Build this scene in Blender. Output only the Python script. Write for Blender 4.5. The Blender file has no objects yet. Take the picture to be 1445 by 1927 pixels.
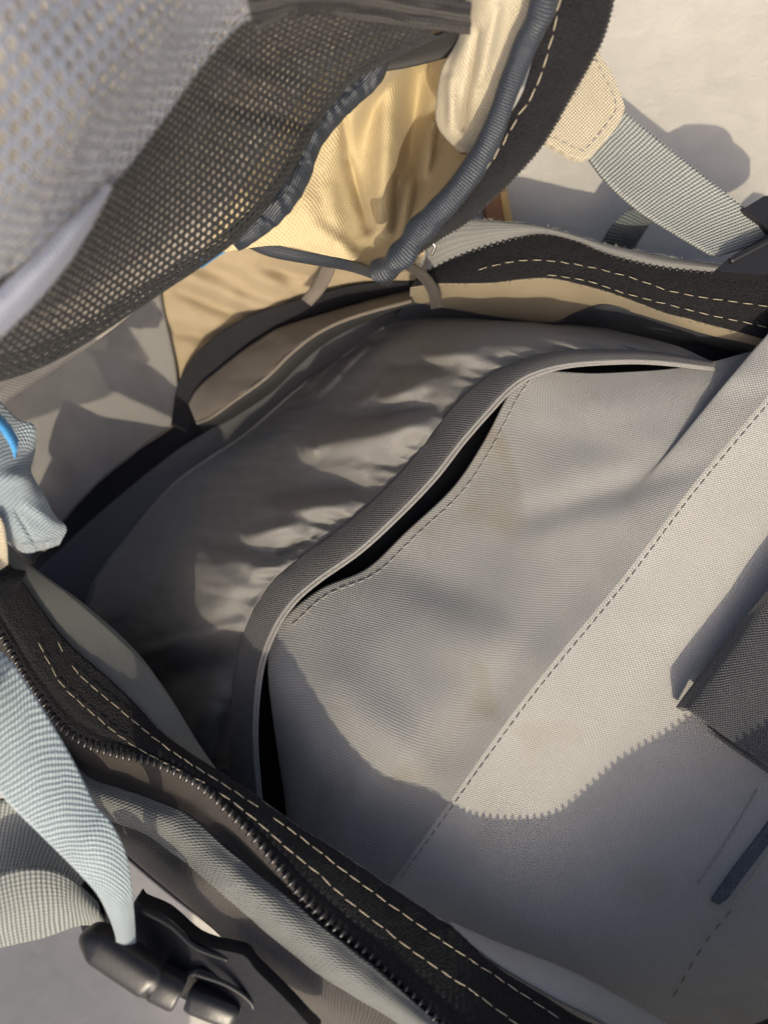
import bpy, bmesh, math, random
import numpy as np
from mathutils import Vector, Matrix, noise
random.seed(7)
sc = bpy.context.scene
COL = sc.collection

# ------------------------------------------------------------------ camera, sky, sun, exposure
CAM_Z = 0.36                       # camera height over the ground (metres), looking straight down
F = 1391.7                         # focal length in photograph pixels (26 mm equivalent)
cam_d = bpy.data.cameras.new('camera'); cam = bpy.data.objects.new('camera', cam_d); COL.objects.link(cam)
cam.location = (0, 0, CAM_Z)
cam_d.sensor_fit = 'VERTICAL'; cam_d.sensor_height = 36; cam_d.lens = 26
cam_d.clip_start = 0.01; cam_d.clip_end = 200
cam_d.dof.use_dof = True; cam_d.dof.focus_distance = 0.252; cam_d.dof.aperture_fstop = 7.5
sc.camera = cam
L = Vector((-0.012, 0.90, -1.0)).normalized()          # direction the sunlight travels
ELEV = math.asin(-L.z)
w = bpy.data.worlds.new('World'); sc.world = w; w.use_nodes = True
nt = w.node_tree; nt.nodes.clear()
sky = nt.nodes.new('ShaderNodeTexSky'); sky.sky_type = 'NISHITA'; sky.sun_disc = False
sky.dust_density = 6.0; sky.air_density = 0.7; sky.ozone_density = 0.3; sky.sun_elevation = ELEV; sky.sun_rotation = math.radians(180)
bg = nt.nodes.new('ShaderNodeBackground'); bg.inputs['Strength'].default_value = 0.15
ow = nt.nodes.new('ShaderNodeOutputWorld')
nt.links.new(sky.outputs[0], bg.inputs[0]); nt.links.new(bg.outputs[0], ow.inputs[0])
sun_d = bpy.data.lights.new('sun', 'SUN'); sun_d.energy = 2.9; sun_d.angle = math.radians(0.6); sun_d.color = (1.0, 0.88, 0.66)
sun = bpy.data.objects.new('sun', sun_d); COL.objects.link(sun)
sun.rotation_euler = L.to_track_quat('-Z', 'Y').to_euler()
sc.view_settings.view_transform = 'Standard'; sc.view_settings.look = 'None'
sc.view_settings.exposure = 0.26; sc.view_settings.gamma = 1.0
sc.render.engine = 'CYCLES'

# ------------------------------------------------------------------ helpers
def P(x, y, d):                                            # a place d metres below the lens, given by its bearing
    return Vector(((x - 722.5) / F * d, -(y - 963.5) / F * d, CAM_Z - d))

def crm(pts, n):
    """Catmull-Rom through pts (k x m), resampled at n points evenly spaced by length."""
    p = np.array(pts, float)
    if len(p) == 2:
        t = np.linspace(0, 1, n)[:, None]
        return p[0] * (1 - t) + p[1] * t
    e = np.vstack([2 * p[0] - p[1], p, 2 * p[-1] - p[-2]])
    out = []
    for i in range(1, len(e) - 2):
        a, b, c, d = e[i - 1:i + 3]
        t = np.linspace(0, 1, 24, endpoint=False)[:, None]
        out.append(0.5 * (2 * b + (c - a) * t + (2 * a - 5 * b + 4 * c - d) * t ** 2 + (3 * b - a - 3 * c + d) * t ** 3))
    out.append(p[-1:])
    q = np.vstack(out)
    s = np.concatenate([[0], np.cumsum(np.linalg.norm(np.diff(q[:, :2], axis=0), axis=1) + 1e-6)])
    t = np.linspace(0, s[-1], n)
    return np.stack([np.interp(t, s, q[:, k]) for k in range(q.shape[1])], 1)

def loft(rows, nu, nv):
    """Surface through the row curves: array (nu, nv, 3) of (x, y, d)."""
    R = np.stack([crm(r, nv) for r in rows], 0)
    if len(rows) == 2:
        t = np.linspace(0, 1, nu)[:, None, None]
        return R[0] * (1 - t) + R[1] * t
    k = len(rows)
    e = np.concatenate([[2 * R[0] - R[1]], R, [2 * R[-1] - R[-2]]], 0)
    out = []
    ts = np.linspace(0, k - 1, nu)
    for t in ts:
        i = min(int(t), k - 2); f = t - i
        a, b, c, d = e[i], e[i + 1], e[i + 2], e[i + 3]
        out.append(0.5 * (2 * b + (c - a) * f + (2 * a - 5 * b + 4 * c - d) * f ** 2 + (3 * b - a - 3 * c + d) * f ** 3))
    return np.stack(out, 0)

def fold(A, folds):
    """Raise (amp > 0) or sink ridges along segments: (x0, y0, x1, y1, width, amp)."""
    for x0, y0, x1, y1, wd, amp in folds:
        p0 = np.array([x0, y0]); v = np.array([x1 - x0, y1 - y0], float); l2 = (v ** 2).sum()
        q = A[..., :2] - p0
        t = (q @ v) / l2
        tc = np.clip(t, 0, 1)
        dist = np.linalg.norm(q - tc[..., None] * v, axis=-1)
        A[..., 2] -= amp * np.exp(-(dist / wd) ** 2) * (0.55 + 0.45 * np.sin(np.pi * tc))
    return A

GD0, GX, GY = 0.3424, -0.16, -0.05       # the ground falls away towards the lower left of the view
def ground_d(x, y):
    return GD0 / (1 - GX * (x - 722.5) / F + GY * (y - 963.5) / F)

def to_world(A, clear=.004):
    A[..., 2] = np.minimum(A[..., 2], ground_d(A[..., 0], A[..., 1]) - clear)    # nothing sinks into the ground
    W = np.empty_like(A)
    W[..., 0] = (A[..., 0] - 722.5) / F * A[..., 2]
    W[..., 1] = -(A[..., 1] - 963.5) / F * A[..., 2]
    W[..., 2] = CAM_Z - A[..., 2]
    return W

def link(name, me, mat, parent=None):
    o = bpy.data.objects.new(name, me); COL.objects.link(o)
    if mat is not None and not me.materials: me.materials.append(mat)
    if parent is not None: o.parent = parent
    return o

def crumple(W, amp, scale, seed=0.0, stretch=(1, 1)):
    nu, nv = W.shape[:2]
    for i in range(nu):
        for j in range(nv):
            p = W[i, j]
            q = Vector((p[0] * scale * stretch[0] + seed, p[1] * scale * stretch[1] - seed, seed * 1.7))
            W[i, j, 2] += amp * (noise.noise(q) + 0.5 * noise.noise(q * 2.1))
    return W

def sheet(name, W, mat, parent, thick=0.0006, uvrot=0.0, flip=False):
    """One cloth sheet from a grid of world points, with real thickness and UVs in metres."""
    nu, nv = W.shape[:2]
    me = bpy.data.meshes.new(name)
    idx = np.arange(nu * nv).reshape(nu, nv)
    f = np.stack([idx[:-1, :-1], idx[:-1, 1:], idx[1:, 1:], idx[1:, :-1]], -1).reshape(-1, 4)
    if flip: f = f[:, ::-1]
    me.from_pydata(W.reshape(-1, 3).tolist(), [], f.tolist())
    du = np.concatenate([[0], np.cumsum(np.linalg.norm(np.diff(W, axis=0), axis=-1).mean(1))])
    dv = np.concatenate([[0], np.cumsum(np.linalg.norm(np.diff(W, axis=1), axis=-1).mean(0))])
    U = np.stack(np.meshgrid(du, dv, indexing='ij'), -1).reshape(-1, 2)
    if uvrot:
        c, s = math.cos(uvrot), math.sin(uvrot)
        U = np.stack([U[:, 0] * c - U[:, 1] * s, U[:, 0] * s + U[:, 1] * c], 1)
    uv = me.uv_layers.new(name='UVMap')
    li = np.empty(len(me.loops), int); me.loops.foreach_get('vertex_index', li)
    uv.data.foreach_set('uv', U[li].ravel())
    me.polygons.foreach_set('use_smooth', [True] * len(me.polygons))
    o = link(name, me, mat, parent)
    if thick:
        m = o.modifiers.new('thickness', 'SOLIDIFY'); m.thickness = thick; m.offset = 0
    return o

def ribbon(name, ea, eb, mat, parent, n=120, m=10, bulge=0.0, thick=0.0010, d_noise=0.0, nscale=90, uvrot=0.0, prof=None):
    A = loft([ea, eb], m, n)
    t = np.linspace(0, 1, m)[:, None]
    A[..., 2] -= bulge * np.sin(np.pi * t)
    if prof is not None: A[..., 2] -= prof(t)
    W = to_world(A)
    if d_noise: W = crumple(W, d_noise, nscale, seed=len(name) * 1.3)
    return sheet(name, W, mat, parent, thick, uvrot)

def tube(name, path, rad, mat, parent, n=120, seg=14, flat=1.0, ridge=None, closed_ends=True, boxy=0.0):
    """Round cord along a path of (x, y, d); rad in metres (number or list along the path)."""
    c = to_world(crm(path, n))
    r = np.interp(np.linspace(0, 1, n), np.linspace(0, 1, len(rad)), rad) if isinstance(rad, (list, tuple)) else np.full(n, rad)
    T = np.gradient(c, axis=0); T /= np.linalg.norm(T, axis=1)[:, None]
    up = np.array([0, 0, 1.0])
    vs, uvs = [], []
    s = np.concatenate([[0], np.cumsum(np.linalg.norm(np.diff(c, axis=0), axis=1))])
    for i in range(n):
        a = np.cross(up, T[i]); a /= np.linalg.norm(a) + 1e-9
        b = np.cross(T[i], a)
        for k in range(seg):
            th = 2 * math.pi * k / seg
            rr = r[i] * (1 + (ridge(s[i], th) if ridge else 0))
            if boxy: rr *= 1 / (abs(math.cos(th)) ** boxy + abs(math.sin(th)) ** boxy) ** (1 / boxy)
            vs.append(c[i] + a * math.cos(th) * rr + b * math.sin(th) * rr * flat); uvs.append((s[i], r[i] * th))
    fs = [(i * seg + k, i * seg + (k + 1) % seg, (i + 1) * seg + (k + 1) % seg, (i + 1) * seg + k) for i in range(n - 1) for k in range(seg)]
    if closed_ends: fs += [tuple(range(seg))[::-1], tuple(range((n - 1) * seg, n * seg))]
    me = bpy.data.meshes.new(name); me.from_pydata([tuple(v) for v in vs], [], fs)
    uv = me.uv_layers.new(name='UVMap')
    for lp in me.loops: uv.data[lp.index].uv = uvs[lp.vertex_index]
    me.polygons.foreach_set('use_smooth', [len(p.vertices) == 4 for p in me.polygons])
    if boxy:
        for e in me.edges:
            a, b = e.vertices
            if (a < seg and b < seg) or (a >= (n - 1) * seg and b >= (n - 1) * seg): e.use_edge_sharp = True
    return link(name, me, mat, parent)

def slab(name, poly, d, thick, mat, parent, bevel=0.0008, dfun=None, seg=3, round_=False):
    """A flat piece of plastic or cloth with a real outline, thickness and rounded edges."""
    if round_:                                             # moulded outline without hard corners
        q = crm([(x, y, 0) for x, y in poly + poly[:3]], 40 * (len(poly) + 2))[40:-40]
        k = max(24, len(poly) * 4)
        a0 = int(np.argmin(np.abs(q[:60, :2] - np.array(poly[1])).sum(1))); a1 = len(q) - 60 + int(np.argmin(np.abs(q[-60:, :2] - np.array(poly[1])).sum(1)))
        poly = [tuple(v) for v in q[np.linspace(a0, a1, k, endpoint=False).astype(int), :2]]
    bm = bmesh.new()
    top = [bm.verts.new(P(x, y, dfun(x, y) if dfun else d)) for x, y in poly]
    bot = [bm.verts.new(v.co - Vector((0, 0, thick))) for v in top]
    n = len(poly)
    bm.faces.new(top); bm.faces.new(bot[::-1])
    for i in range(n): bm.faces.new((top[i], bot[i], bot[(i + 1) % n], top[(i + 1) % n]))
    bmesh.ops.recalc_face_normals(bm, faces=bm.faces)
    bmesh.ops.triangulate(bm, faces=[f for f in bm.faces if len(f.verts) > 4], ngon_method='EAR_CLIP')
    me = bpy.data.meshes.new(name); bm.to_mesh(me); bm.free()
    uv = me.uv_layers.new(name='UVMap')
    for lp in me.loops:
        c = me.vertices[lp.vertex_index].co; uv.data[lp.index].uv = (c.x, c.y)
    o = link(name, me, mat, parent)
    if bevel:
        b = o.modifiers.new('bevel', 'BEVEL'); b.width = bevel; b.segments = seg; b.limit_method = 'ANGLE'; b.angle_limit = math.radians(40)
        me.polygons.foreach_set('use_smooth', [True] * len(me.polygons))
        o.modifiers.new('wn', 'WEIGHTED_NORMAL')
    return o

_mesh_cache = {}
def pill_mesh(name, lx, ly, lz, mat, seg=8, rings=5):
    key = (name, lx, ly, lz, mat.name)
    if key not in _mesh_cache:
        bm = bmesh.new(); bmesh.ops.create_uvsphere(bm, u_segments=seg, v_segments=rings, radius=0.5)
        for v in bm.verts:
            v.co = Vector((math.copysign(abs(2 * v.co.x) ** 0.7, v.co.x) * lx / 2, v.co.y * ly, v.co.z * lz))
        me = bpy.data.meshes.new(name); bm.to_mesh(me); bm.free()
        me.polygons.foreach_set('use_smooth', [True] * len(me.polygons)); me.materials.append(mat)
        _mesh_cache[key] = me
    return _mesh_cache[key]

def along(name, path, pitch, size, mat, parent, across=False, lift=0.0006, jitter=0.0, t0=0.0, t1=1.0, yaw=0.0, surf=None):
    """Countable little pieces (stitches, zipper teeth) set one by one along a path of (x, y, d)."""
    cp = crm(path, 600)
    if surf is not None:                                   # lie on the cloth that carries them
        G = surf.reshape(-1, 3); bx = G[:, 0] / (CAM_Z - G[:, 2]); by = G[:, 1] / (CAM_Z - G[:, 2])
        for r in cp:
            q = (bx - (r[0] - 722.5) / F) ** 2 + (by + (r[1] - 963.5) / F) ** 2
            k4 = np.argpartition(q, 4)[:4]; wq = 1 / (q[k4] + 1e-9)
            r[2] = CAM_Z - (G[k4, 2] * wq).sum() / wq.sum() - .0005
    c = to_world(cp)
    s = np.concatenate([[0], np.cumsum(np.linalg.norm(np.diff(c, axis=0), axis=1))])
    k = int((s[-1] * (t1 - t0)) / pitch)
    me = pill_mesh(name, *size, mat)
    for i in range(k):
        q = s[-1] * t0 + (i + 0.5) * pitch
        p = np.array([np.interp(q, s, c[:, m]) for m in range(3)])
        p2 = np.array([np.interp(q + pitch * .3, s, c[:, m]) for m in range(3)])
        t = Vector(p2 - p).normalized()
        if not across and random.random() < .008: continue
        rot = t.to_track_quat('X', 'Z')
        o = bpy.data.objects.new(name, me); COL.objects.link(o); o.parent = parent
        M = Matrix.Translation(Vector(p) + Vector((0, 0, lift + random.uniform(-1, 1) * jitter * .3))) @ rot.to_matrix().to_4x4()
        M = M @ Matrix.Rotation((math.pi / 2 if across else 0) + yaw + random.uniform(-1, 1) * (jitter * 300 if jitter else 0), 4, 'Z')
        o.matrix_world = M

# ------------------------------------------------------------------ materials
def new_mat(name):
    m = bpy.data.materials.new(name); m.use_nodes = True
    n = m.node_tree; b = n.nodes['Principled BSDF']
    return m, n, b

def mth(n, op, a, b=None, c=None):
    x = n.nodes.new('ShaderNodeMath'); x.operation = op
    for k, v in enumerate((a, b, c)):
        if v is None: continue
        if isinstance(v, (int, float)): x.inputs[k].default_value = v
        else: n.links.new(v, x.inputs[k])
    return x.outputs[0]

def cloth(name, warp, weft, pitch, kind='basket', bump=0.6, rough=0.75, sheen=0.15, spec=0.25, mottle=0.12, mscale=60, dist=0.0003, fuzz=0.0, translucent=0.0, stain=0.0):
    m, n, b = new_mat(name)
    tc = n.nodes.new('ShaderNodeTexCoord'); sp = n.nodes.new('ShaderNodeSeparateXYZ')
    # thread wander, so that the weave is never ruler straight
    nw = n.nodes.new('ShaderNodeTexNoise'); nw.inputs['Scale'].default_value = 45; nw.inputs['Detail'].default_value = 2
    n.links.new(tc.outputs['UV'], nw.inputs['Vector'])
    va = n.nodes.new('ShaderNodeVectorMath'); va.operation = 'MULTIPLY_ADD'
    va.inputs[1].default_value = (pitch * 2.2,) * 3
    n.links.new(nw.outputs['Color'], va.inputs[0]); n.links.new(tc.outputs['UV'], va.inputs[2])
    n.links.new(va.outputs[0], sp.inputs[0])
    U, V = sp.outputs[0], sp.outputs[1]
    k = 2 * math.pi / pitch
    su = mth(n, 'SINE', mth(n, 'MULTIPLY', U, k)); sv = mth(n, 'SINE', mth(n, 'MULTIPLY', V, k))
    if kind == 'basket':
        h = mth(n, 'MULTIPLY_ADD', mth(n, 'MULTIPLY', su, sv), 0.5, 0.5)
    elif kind == 'twill':
        dg = mth(n, 'SINE', mth(n, 'MULTIPLY', mth(n, 'ADD', U, V), k * 0.75))
        h = mth(n, 'MULTIPLY_ADD', mth(n, 'ADD', mth(n, 'MULTIPLY', dg, .6), mth(n, 'MULTIPLY', su, .4)), 0.5, 0.5)
    elif kind == 'rib':        # ribs across V, fine threads along U
        r = mth(n, 'ABSOLUTE', mth(n, 'SINE', mth(n, 'MULTIPLY', V, k / 2)))
        f = mth(n, 'SINE', mth(n, 'MULTIPLY', U, k * 1.3))
        h = mth(n, 'ADD', mth(n, 'MULTIPLY', r, .75), mth(n, 'MULTIPLY_ADD', f, .12, .12))
    elif kind == 'ribu':
        r = mth(n, 'ABSOLUTE', mth(n, 'SINE', mth(n, 'MULTIPLY', U, k / 2)))
        f = mth(n, 'SINE', mth(n, 'MULTIPLY', V, k * 1.3))
        h = mth(n, 'ADD', mth(n, 'MULTIPLY', r, .75), mth(n, 'MULTIPLY_ADD', f, .12, .12))
    else:                      # pile: tangled loops
        vo = n.nodes.new('ShaderNodeTexVoronoi'); vo.inputs['Scale'].default_value = 1 / pitch
        n.links.new(tc.outputs['UV'], vo.inputs['Vector'])
        nn = n.nodes.new('ShaderNodeTexNoise'); nn.inputs['Scale'].default_value = 1.6 / pitch; nn.inputs['Detail'].default_value = 4
        n.links.new(tc.outputs['UV'], nn.inputs['Vector'])
        h = mth(n, 'MULTIPLY_ADD', mth(n, 'SUBTRACT', nn.outputs[0], vo.outputs['Distance']), 0.8, 0.5)
    big = n.nodes.new('ShaderNodeTexNoise'); big.inputs['Scale'].default_value = mscale; big.inputs['Detail'].default_value = 6; big.inputs['Roughness'].default_value = .6
    n.links.new(tc.outputs['UV'], big.inputs['Vector'])
    fib = n.nodes.new('ShaderNodeTexNoise'); fib.inputs['Scale'].default_value = 2600; fib.inputs['Detail'].default_value = 3
    n.links.new(tc.outputs['UV'], fib.inputs['Vector'])
    cm = n.nodes.new('ShaderNodeMix'); cm.data_type = 'RGBA'
    cm.inputs[6].default_value = (*weft, 1); cm.inputs[7].default_value = (*warp, 1)
    n.links.new(mth(n, 'MULTIPLY_ADD', mth(n, 'SUBTRACT', fib.outputs[0], .5), .5, h), cm.inputs[0])
    hs = n.nodes.new('ShaderNodeHueSaturation')
    n.links.new(cm.outputs[2], hs.inputs['Color'])
    n.links.new(mth(n, 'MULTIPLY_ADD', mth(n, 'SUBTRACT', big.outputs[0], .5), mottle * 4, 1.0), hs.inputs['Value'])
    col = hs.outputs[0]
    if stain:                                              # old brownish marks in the cloth
        sn = n.nodes.new('ShaderNodeTexNoise'); sn.inputs['Scale'].default_value = 22; sn.inputs['Detail'].default_value = 7; sn.inputs['Distortion'].default_value = 1.2
        n.links.new(tc.outputs['UV'], sn.inputs['Vector'])
        rp = n.nodes.new('ShaderNodeValToRGB'); rp.color_ramp.elements[0].position = .56; rp.color_ramp.elements[1].position = .72
        n.links.new(sn.outputs[0], rp.inputs[0])
        ml = n.nodes.new('ShaderNodeMix'); ml.data_type = 'RGBA'; ml.blend_type = 'MULTIPLY'; ml.inputs[7].default_value = (.80, .70, .54, 1)
        n.links.new(mth(n, 'MULTIPLY', rp.outputs[0], stain), ml.inputs[0]); n.links.new(col, ml.inputs[6]); col = ml.outputs[2]
    n.links.new(col, b.inputs['Base Color'])
    bp = n.nodes.new('ShaderNodeBump'); bp.inputs['Strength'].default_value = bump; bp.inputs['Distance'].default_value = dist
    n.links.new(mth(n, 'MULTIPLY_ADD', mth(n, 'SUBTRACT', fib.outputs[0], .5), .35 + fuzz, h), bp.inputs['Height'])
    n.links.new(bp.outputs[0], b.inputs['Normal'])
    b.inputs['Roughness'].default_value = rough; b.inputs['Specular IOR Level'].default_value = spec
    b.inputs['Sheen Weight'].default_value = sheen; b.inputs['Sheen Roughness'].default_value = .4
    if translucent:
        tr = n.nodes.new('ShaderNodeBsdfTranslucent'); n.links.new(hs.outputs[0], tr.inputs[0])
        mx = n.nodes.new('ShaderNodeMixShader'); mx.inputs[0].default_value = translucent
        n.links.new(b.outputs[0], mx.inputs[1]); n.links.new(tr.outputs[0], mx.inputs[2])
        n.links.new(mx.outputs[0], n.nodes['Material Output'].inputs[0])
    return m

def plain(name, col, rough=.4, spec=.5, metal=0.0, bump=.15, scale=900):
    m, n, b = new_mat(name)
    tc = n.nodes.new('ShaderNodeTexCoord'); nz = n.nodes.new('ShaderNodeTexNoise'); nz.inputs['Scale'].default_value = scale; nz.inputs['Detail'].default_value = 5
    n.links.new(tc.outputs['Object'], nz.inputs['Vector'])
    bp = n.nodes.new('ShaderNodeBump'); bp.inputs['Strength'].default_value = bump; bp.inputs['Distance'].default_value = .0002
    n.links.new(nz.outputs[0], bp.inputs['Height']); n.links.new(bp.outputs[0], b.inputs['Normal'])
    n.links.new(mth(n, 'MULTIPLY_ADD', nz.outputs[0], .25, rough - .12), b.inputs['Roughness'])
    b.inputs['Base Color'].default_value = (*col, 1); b.inputs['Specular IOR Level'].default_value = spec; b.inputs['Metallic'].default_value = metal
    return m

M_PANEL = cloth('grey_panel_cloth', (.43, .42, .39), (.30, .292, .278), .0011, 'basket', .6, .6, .1, .35, .05, 40, stain=.35)
M_SLEEVE = cloth('grey_sleeve_cloth', (.292, .290, .278), (.160, .162, .162), .00105, 'basket', .7, .55, .1, .4, .06, 40, stain=.7)
M_POCKET = cloth('taupe_nylon', (.19, .183, .172), (.12, .117, .112), .0007, 'basket', .4, .48, .12, .4, .06, 60)
M_WALL = cloth('cream_lining', (.38, .305, .20), (.27, .215, .14), .0007, 'basket', .3, .8, .1, .2, .06, 60)
M_CREAM = cloth('cream_canvas', (.57, .47, .285), (.40, .325, .19), .0011, 'twill', .7, .8, .1, .2, .06, 60)
M_THIN = cloth('thin_grey_lining', (.55, .55, .53), (.42, .42, .41), .0009, 'basket', .4, .6, .1, .3, .05, 40, translucent=.45)
M_GREYT = cloth('thin_facing_cloth', (.26, .268, .248), (.165, .172, .16), .0008, 'twill', .6, .7, .15, .25, .06, 80, translucent=.3)
M_LAV = cloth('sky_sheen_trim', (.30, .32, .40), (.12, .13, .17), .0012, 'rib', .9, .5, .3, .5, .08, 70)  # sky reflection on the mesh fold, put into the colour
M_HOOK = cloth('slate_hook_strip', (.13, .16, .19), (.05, .06, .075), .0009, 'pile', 1.0, .7, .1, .3, .2, 90, .0005, .4)
M_OLIVE = cloth('olive_grey_lining', (.27, .225, .15), (.17, .14, .095), .0007, 'basket', .3, .75, .1, .25, .08, 60)
M_NAVY = cloth('navy_wall_shade', (.030, .033, .042), (.016, .018, .024), .0008, 'basket', .4, .7, .1, .3, .1, 60)  # shade on the lower side wall, put into a cloth colour
M_GUSS = cloth('dark_slate_gusset', (.075, .078, .085), (.045, .047, .052), .0007, 'basket', .3, .6, .1, .3, .08, 60)
M_DRIB = cloth('dark_ribbed_trim', (.034, .032, .034), (.010, .010, .011), .0022, 'ribu', 1.0, .6, .1, .3, .08, 80, .0006)
M_SLATE = cloth('dark_slate_webbing', (.12, .14, .145), (.04, .05, .052), .00125, 'rib', 1.0, .6, .1, .35, .06, 70, .0005)
M_CORN = cloth('pale_blue_binding', (.36, .43, .47), (.15, .19, .215), .0013, 'basket', 1.0, .5, .2, .45, .08, 70, .0005)
M_TAN = cloth('tan_backing', (.60, .54, .46), (.46, .41, .34), .0011, 'twill', .5, .8, .15, .2, .06, 60)
M_TAB = cloth('cream_tab_canvas', (.56, .50, .38), (.36, .31, .22), .0012, 'basket', .9, .8, .15, .2, .06, 60)
M_TAPE = cloth('black_knit_tape', (.016, .016, .018), (.004, .004, .005), .0007, 'pile', 1.0, .8, .04, .25, .2, 90, .0005, .4)
M_ZIPT = cloth('black_zip_tape', (.028, .027, .028), (.010, .010, .010), .0006, 'ribu', .8, .7, .1, .3, .1, 90)
M_GUARD = cloth('brown_guard_cloth', (.060, .052, .045), (.030, .026, .023), .0006, 'basket', .5, .75, .1, .25, .15, 90)
M_WEB = cloth('grey_green_webbing', (.315, .33, .31), (.10, .112, .11), .00125, 'rib', 1.0, .6, .2, .35, .06, 70, .0005)
M_WEBL = cloth('sky_glare_webbing', (.46, .54, .56), (.22, .28, .30), .0017, 'basket', 1.0, .55, .4, .5, .05, 70, .0004)  # same webbing as the grey-green one, sky glare put into its colour
M_WEBD = cloth('dark_grey_webbing', (.075, .08, .088), (.020, .021, .025), .0012, 'basket', 1.0, .5, .2, .5, .1, 70, .0005)
M_BIND = cloth('slate_binding', (.030, .038, .052), (.008, .011, .016), .0008, 'ribu', .6, .40, .05, .6, .1, 70, .0004)
M_RIB = cloth('grey_grosgrain', (.21, .22, .21), (.09, .095, .09), .0011, 'twill', .9, .65, .2, .3, .08, 80, .0004)
M_OUT = cloth('brown_ribbed_cloth', (.125, .112, .10), (.035, .031, .028), .0011, 'basket', 1.0, .6, .2, .3, .08, 80, .0004)
M_GREY = cloth('grey_facing_cloth', (.20, .20, .19), (.11, .11, .108), .0008, 'twill', .6, .7, .15, .25, .06, 80)
M_ELAS = cloth('charcoal_elastic', (.105, .104, .104), (.026, .026, .029), .00105, 'basket', 1.0, .55, .2, .4, .05, 80, .0004)
M_PIPE = cloth('grey_elastic_edge', (.30, .29, .275), (.14, .135, .13), .0006, 'ribu', .8, .5, .2, .4, .05, 80)
M_DARK = cloth('black_shade_lining', (.016, .016, .019), (.008, .008, .010), .0008, 'basket', .4, .8, .05, .2, .1, 60)  # black stands in for deep shade in the bag's gaps
M_MESH2 = cloth('glare_hazed_mesh', (.19, .215, .285), (.11, .125, .165), .0005, 'basket', .3, .5, .4, .5, .1, 60)  # same net as the charcoal mesh, paled with painted glare and haze
M_MESH = cloth('charcoal_mesh', (.020, .021, .023), (.008, .008, .009), .0005, 'basket', .3, .55, .06, .5, .1, 60)
M_DIV = cloth('brown_divider_cloth', (.17, .145, .12), (.10, .085, .072), .0007, 'basket', .4, .6, .1, .3, .1, 60)
M_THREAD = plain('cream_thread', (.44, .38, .28), .7, .3)
M_THREADG = plain('grey_thread', (.30, .29, .27), .7, .3)
M_THREADD = plain('dark_thread', (.17, .16, .15), .7, .3)
M_TOOTH = plain('black_nylon_tooth', (.018, .018, .020), .3, .6)
M_PLAST = plain('black_buckle_plastic', (.014, .014, .016), .36, .42, 0, .2, 700)
M_METAL = plain('pale_metal', (.75, .70, .60), .3, .5, 1.0)
M_BLUE = cloth('bright_blue_cloth', (.07, .35, .72), (.04, .22, .5), .0009, 'basket', .6, .6, .2, .4, .05, 60)
M_WOOD = plain('brown_wood', (.30, .14, .06), .6, .3)
M_WOODL = plain('yellow_wood', (.60, .38, .14), .6, .3)

def ground_mat():
    m, n, b = new_mat('trowelled_concrete')
    tc = n.nodes.new('ShaderNodeTexCoord')
    def nz(s, det=6, dstt=0.0):
        x = n.nodes.new('ShaderNodeTexNoise'); x.inputs['Scale'].default_value = s; x.inputs['Detail'].default_value = det; x.inputs['Distortion'].default_value = dstt
        n.links.new(tc.outputs['Object'], x.inputs['Vector']); return x.outputs[0]
    a, c, f = nz(11, 7, .3), nz(90, 6, .5), nz(520, 4)
    r = n.nodes.new('ShaderNodeValToRGB')
    r.color_ramp.elements[0].position = .3; r.color_ramp.elements[0].color = (.37, .355, .315, 1)
    r.color_ramp.elements[1].position = .75; r.color_ramp.elements[1].color = (.48, .455, .41, 1)
    n.links.new(mth(n, 'ADD', mth(n, 'MULTIPLY', a, .55), mth(n, 'MULTIPLY', c, .45)), r.inputs[0])
    n.links.new(r.outputs[0], b.inputs['Base Color'])
    bp = n.nodes.new('ShaderNodeBump'); bp.inputs['Strength'].default_value = .6; bp.inputs['Distance'].default_value = .0012
    n.links.new(mth(n, 'ADD', mth(n, 'MULTIPLY', c, 1.0), mth(n, 'MULTIPLY', f, .25)), bp.inputs['Height'])
    n.links.new(bp.outputs[0], b.inputs['Normal'])
    b.inputs['Roughness'].default_value = .85
    return m
M_GROUND = ground_mat()

# ------------------------------------------------------------------ the ground
me = bpy.data.meshes.new('ground')
me.from_pydata([(x, y, CAM_Z - (GD0 + GX * x + GY * y)) for x, y in ((-20, -20), (20, -20), (20, 20), (-20, 20))], [], [(0, 1, 2, 3)])
g = link('ground', me, M_GROUND); g['kind'] = 'structure'; g['label'] = 'pale trowelled concrete ground under the backpack'

# ------------------------------------------------------------------ the backpack
bag = bpy.data.objects.new('backpack', None); COL.objects.link(bag); bag.empty_display_size = .05
bag['label'] = 'open grey and cream backpack lying with its mesh-lined flap folded back'
bag['category'] = 'backpack'

# --- back panel (pale grey, right) and the sleeve sewn on it
SEAM = [(1640, 520, .258), (1445, 744, .258), (1300, 917, .259), (1172, 1086, .26), (1010, 1283, .2585), (915, 1410, .258), (838, 1518, .2575), (738, 1657, .258), (640, 1800, .258), (560, 1930, .258)]
A = loft([[(x + 3, y + 2, d + .0004) for x, y, d in SEAM], [(x + 20, y + 14, d + .0002) for x, y, d in SEAM],
          [(1900, 640, .252), (1620, 950, .254), (1400, 1250, .256), (1220, 1450, .256), (1060, 1640, .256), (900, 1830, .257), (760, 2000, .258)],
          [(2200, 1000, .246), (1800, 1400, .25), (1560, 1620, .252), (1400, 1800, .253), (1250, 1980, .255), (1050, 2160, .256)],
          [(2500, 1400, .24), (2200, 1800, .244), (1900, 2100, .247), (1600, 2400, .25), (1300, 2600, .252)]], 130, 170)
fold(A, [(1190, 1240, 960, 1520, 70, .0006), (1330, 1180, 1100, 1560, 90, -.0006), (1250, 1700, 1050, 1850, 120, .0008)])
WB = crumple(to_world(A), .00035, 28, 3.1)
back = sheet('back_panel', WB, M_PANEL, bag, .0008)

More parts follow.
